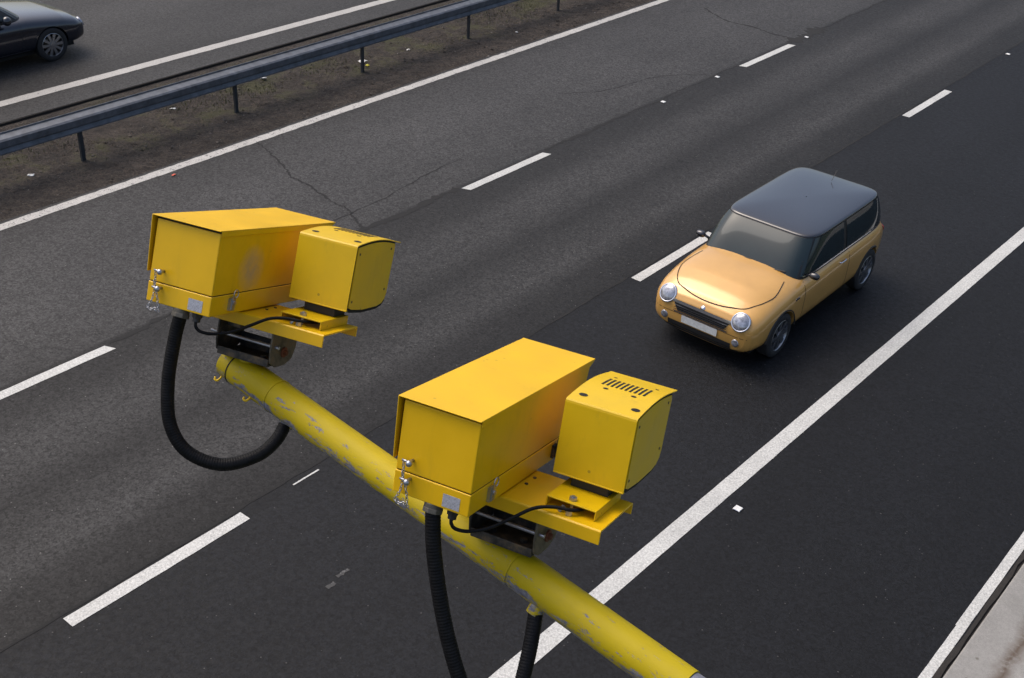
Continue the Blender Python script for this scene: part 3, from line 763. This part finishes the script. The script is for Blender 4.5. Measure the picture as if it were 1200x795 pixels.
    # wipers
    for x in (-.35, .15):
        m = MB(); yc, L_, W_, z = par(.07); yc2, L2, W2, z2 = par(.16)
        m.tube([(x, yc-L_-.015, z), (x+.5*w0, yc2-L2-.012, z2)], .008, 6); m.build('wiper', PLAST, ws)
    return dict(t=t, body=body, hit=hit, pf=patch_front, ps=patch_side, pt=patch_top, gside=gside, gfront=gfront, par=par, roof=roof)

def wheel_parts(t, x, y, side, r, wd, spokes=8):
    wh = empty('wheel'); wh.parent = t; wh.location = (x, y, r)
    s = side
    MB().lathe((0, 0, 0), (s, 0, 0), [(-wd, r*.66), (-wd, r*.93), (-wd+.02, r*.99), (-.02, r*.995), (-.005, r*.93), (0, r*.80), (-.006, r*.70), (-.02, r*.66), (-wd, r*.66)], 44).build('tyre', TYRE, wh, auto=40)
    m = MB().lathe((0, 0, 0), (s, 0, 0), [(-.008, r*.70), (-.004, r*.675), (-.018, r*.65), (-wd*.9, r*.64)], 44)
    for k in range(spokes):
        g = 2*math.pi*k/spokes; d_ = Vector((0, math.cos(g), math.sin(g))); q = Vector((0, -math.sin(g), math.cos(g)))
        for a0, a1, b0, b1 in ((.10*r, .66*r, .020, .030),):
            P = [d_*a0-q*b0, d_*a0+q*b0, d_*a1+q*b1, d_*a1-q*b1]
            m.add([p+Vector((-s*.012, 0, 0)) for p in P]+[p+Vector((-s*.035, 0, 0)) for p in P], [(0, 1, 2, 3), (7, 6, 5, 4), (0, 4, 5, 1), (1, 5, 6, 2), (2, 6, 7, 3), (3, 7, 4, 0)])
    m.lathe((0, 0, 0), (s, 0, 0), [(-.03, .06), (-.006, .055), (-.003, .02), (-.003, .0005)], 24)
    m.build('rim', RIM, wh, auto=40)
    m = MB().lathe((0, 0, 0), (s, 0, 0), [(-.06, r*.5), (-.06, .001)], 28); m.build('brake_disc', DARKST, wh)
    return wh

def arch_trim(t, x, y, side, r, wd=.035, g0=4):
    m = MB(); vs_ = []; fs_ = []; n = 28
    for i in range(n+1):
        g = math.radians(g0+(176-g0)*i/n)
        for rr_, dx in ((r, -.05), (r, .012), (r+wd*.5, .018), (r+wd, .008), (r+wd, -.05)):
            vs_.append((x+side*dx, y+math.cos(g)*rr_, r*.9+math.sin(g)*rr_))
        if i:
            a_ = (i-1)*5; b_ = i*5; fs_ += [(a_+k, a_+k+1, b_+k+1, b_+k) for k in range(4)]
    m.add(vs_, fs_); m.build('arch_trim', PLAST, t, smooth=True)

# --- the small yellow car, driving towards the viewer in the nearside lane
EXC = 8
CG = carpaint('pale_gold_paint', (.60, .33, .085))
CR = carpaint('black_roof_paint', (.016, .017, .022), rough=.22)
st = [(0.0, .56, .29, .58, 3.4), (.02, .64, .235, .645, 3.6), (.06, .70, .20, .70, 3.8), (.14, .745, .185, .76, 3.9), (.28, .775, .18, .815, 4.1), (.50, .79, .18, .865, 4.3),
      (.85, .80, .18, .91, 4.5), (1.15, .80, .18, .925, 4.8), (1.8, .80, .18, .945, 5), (2.6, .80, .18, .965, 5), (3.10, .795, .19, .97, 4.6), (3.40, .775, .21, .96, 4.4), (3.58, .74, .24, .93, 4.0), (3.66, .69, .28, .87, 3.6), (3.69, .60, .34, .80, 3.2)]
K = make_car(st, (1.02, 1.43, 3.62, 3.49, .75, .655, .885, 1.33), (.68, 3.13), .30, .185, CG, CR, .80)
car = K['t']; pf, ps, pt, hit = K['pf'], K['ps'], K['pt'], K['hit']
tag(car, 'small pale golden yellow hatchback with black roof driving in the nearside lane', 'car')
for s_ in (-1, 1):
    for y in (.68, 3.13): wheel_parts(car, s_*.79, y, s_, .30, .185); arch_trim(car, s_*.785, y, s_, .335, .03, 4 if y < 1 else 62)
    K['gside']('side_window', s_, 1.20, 2.25, 1.54, 2.26, .10, .94); K['gside']('side_window', s_, 2.33, 3.50, 2.34, 3.38, .10, .94)
    # round headlamps set into the bonnet corners
    p, n = hit((s_*.53, -.5, .66), (0, 1, 0)); n = (n+Vector((0, -.55, .35))).normalized()
    hl = MB().lathe(p-n*.05, n, [(0, .125), (.058, .125), (.066, .118), (.062, .108)], 36).build('headlight', CHROME, car, smooth=True)
    MB().lathe(p-n*.05, n, [(.060, .109), (.074, .09), (.083, .05), (.086, .001)], 36).build('lens', LENS, hl, smooth=True)
    # fog lamp, indicator, sill, handle, door seams, belt trim, mirror
    p, n = hit((s_*.52, -.5, .38), (0, 1, 0)); MB().lathe(p-n*.02, n, [(0, .05), (.026, .05), (.03, .04), (.03, .001)], 20).build('fog_light', LENS, car, smooth=True)
    ps('sill_trim', PLAST, s_, 1.08, 2.76, .19, .30, .006)
    ps('door_seam', SEAL, s_, 1.18, 1.191, .30, .86, .0015, nz=12, ny=1); ps('door_seam', SEAL, s_, 2.40, 2.411, .30, .90, .0015, nz=12, ny=1)
    ps('door_seam', SEAL, s_, 1.18, 2.40, .30, .309, .0015)
    m = MB(); p, n = hit((s_*2, 2.2, .80), (-s_, 0, 0)); m.tube(smooth_path([p+Vector((0, -.08, 0)), p+Vector((s_*.022, -.06, 0)), p+Vector((s_*.024, .06, 0)), p+Vector((0, .08, 0))], 5), .010, 10); m.build('door_handle', CHROME, car, smooth=True)
    m = MB(); p, n = hit((s_*2, .98, .72), (-s_, 0, 0)); m.box(p.x-.004, p.x+.006, p.y-.05, p.y+.05, p.z-.02, p.z+.015); m.build('side_scuttle', CHROME, car, bevel=.003)
    m = MB(); c0 = Vector((s_*.845, 1.26, .955)); sg = []
    for i in range(9):
        g = math.pi*i/8; sg.append((c0+Vector((s_*(-.068*math.cos(g)), -.01, 0)), max(.004, .046*math.sin(g)**.6)))
    m.tube([q[0] for q in sg], [q[1] for q in sg], 16); m.tube([(s_*.72, 1.27, .92), (s_*.82, 1.27, .955)], .018, 8)
    m.build('wing_mirror', CR, car, smooth=True)
    # belt-line chrome strip
    def fn(u, v, s_=s_):
        y = 1.2+2.25*u; yc, L_, W_, z = K['par'](.05+.03*v); e = max(0, 1-abs((y-yc)/(L_+.006))**EXC); return (s_*(W_+.006)*e**(1/EXC), y, z)
    MB().sheet(fn, 24, 1).build('belt_strip', CHROME, car, fix=False)
    m = MB()
    p, n = hit((s_*.64, 5, .72), (0, -1, 0)); MB().lathe(p-Vector((0, .02, 0)), (0, 1, 0), [(0, .07), (.03, .065), (.034, .001)], 20).build('tail_light', simple('tail_lamp_red_%d' % (s_+1), (.35, .01, .01), .2), car)
g_ = pf('grille', SEAL, -.40, .40, .50, .60, .006, taper=.16)
for i in range(3): pf('grille_bar', CHROME, -.39, .39, .515+.028*i, .523+.028*i, .014, g_, nz=1)
pf('grille_surround', CHROME, -.42, .42, .602, .640, .014, g_, nz=2)
pf('grille_frame', CHROME, -.40, .40, .478, .497, .012, g_, nz=1, taper=.05)
pf('lower_intake', SEAL, -.46, .46, .275, .35, .005)
pf('bumper_trim', PLAST, -.62, .62, .245, .275, .008, nz=2)
pf('number_plate', PLATE, -.26, .26, .37, .47, .016, nz=2)
pf('bumper_seam', SEAL, -.66, .66, .462, .468, .003, nz=1, nx=20)
p, n = hit((0, -.5, .655), (0, 1, 0)); MB().lathe(p-n*.002, n, [(0, .035), (.006, .033), (.008, .001)], 20).build('bonnet_badge', CHROME, car, smooth=True)
pt('bonnet_seam', SEAL, [(-.60, .92), (-.66, .55), (-.52, .22), (-.3, .12), (0, .09), (.3, .12), (.52, .22), (.66, .55), (.60, .92)], .011, .0045)
m = MB(); m.tube([(0, 3.2, 1.38), (0, 3.32, 1.50)], .004, 6); m.build('aerial', PLAST, car)
m = MB(); m.box(-.62, .62, .25, 3.45, .16, .30); m.build('underbody', SEAL, car)
car.location = (1.665, 7.93, 0)

# --- dark saloon leaving the frame at the top left, driving away on the far carriageway
CB = carpaint('dark_blue_paint', (.006, .009, .017), rough=.22)
st = [(0.0, .55, .32, .56, 3.0), (.03, .68, .26, .62, 3.2), (.10, .78, .22, .68, 3.5), (.25, .85, .20, .735, 3.9), (.5, .88, .19, .79, 4.3), (.9, .89, .19, .85, 4.6), (1.3, .895, .19, .90, 4.8),
      (2.2, .90, .19, .93, 5), (3.2, .90, .19, .95, 5), (3.8, .88, .20, .96, 4.6), (4.2, .85, .24, .96, 4.2), (4.42, .80, .30, .92, 3.8), (4.50, .70, .36, .84, 3.2)]
K2 = make_car(st, (1.25, 2.05, 4.05, 3.45, .80, .60, .88, 1.40), (.85, 3.50), .32, .205, CB, CB, .90)
c2 = K2['t']; tag(c2, 'dark blue saloon car cut off by the top left corner on the far carriageway', 'car')
for s_ in (-1, 1):
    for y in (.85, 3.50): wheel_parts(c2, s_*.885, y, s_, .32, .205, 10)
    K2['gside']('side_window', s_, 1.65, 2.65, 2.2, 2.66, .12, .9); K2['gside']('side_window', s_, 2.73, 3.75, 2.74, 3.35, .12, .9)
    def seam(y): K2['ps']('door_seam', SEAL, s_, y, y+.007, .28, .84, .0015, nz=12, ny=1)
    seam(1.45); seam(2.68)
    K2['ps']('side_moulding', CHROME, s_, 1.3, 3.1, .31, .325, .008)
    p, n = K2['hit']((s_*.66, -.5, .585), (0, 1, 0)); MB().lathe(p-n*.03, (n+Vector((0, -.3, .1))).normalized(), [(0, .10), (.03, .10), (.045, .05), (.047, .001)], 28).build('headlight', LENS, c2, smooth=True)
    m = MB(); m.ball((s_*.97, 1.75, .98), .085); m.tube([(s_*.80, 1.78, .93), (s_*.92, 1.77, .96)], .018, 8); m.build('wing_mirror', CB, c2, smooth=True)
    m = MB(); p, n = K2['hit']((s_*2, 2.5, .78), (-s_, 0, 0)); m.tube([p+Vector((s_*.012, -.08, 0)), p+Vector((s_*.012, .08, 0))], .010, 8); m.build('door_handle', CHROME, c2, smooth=True)
K2['pf']('grille', SEAL, -.40, .40, .46, .58, .008)
m = MB(); m.box(-.70, .70, .3, 4.2, .17, .30); m.build('underbody', SEAL, c2)
c2.location = (-14.02, 9.12, 0); c2.rotation_euler.z = math.pi
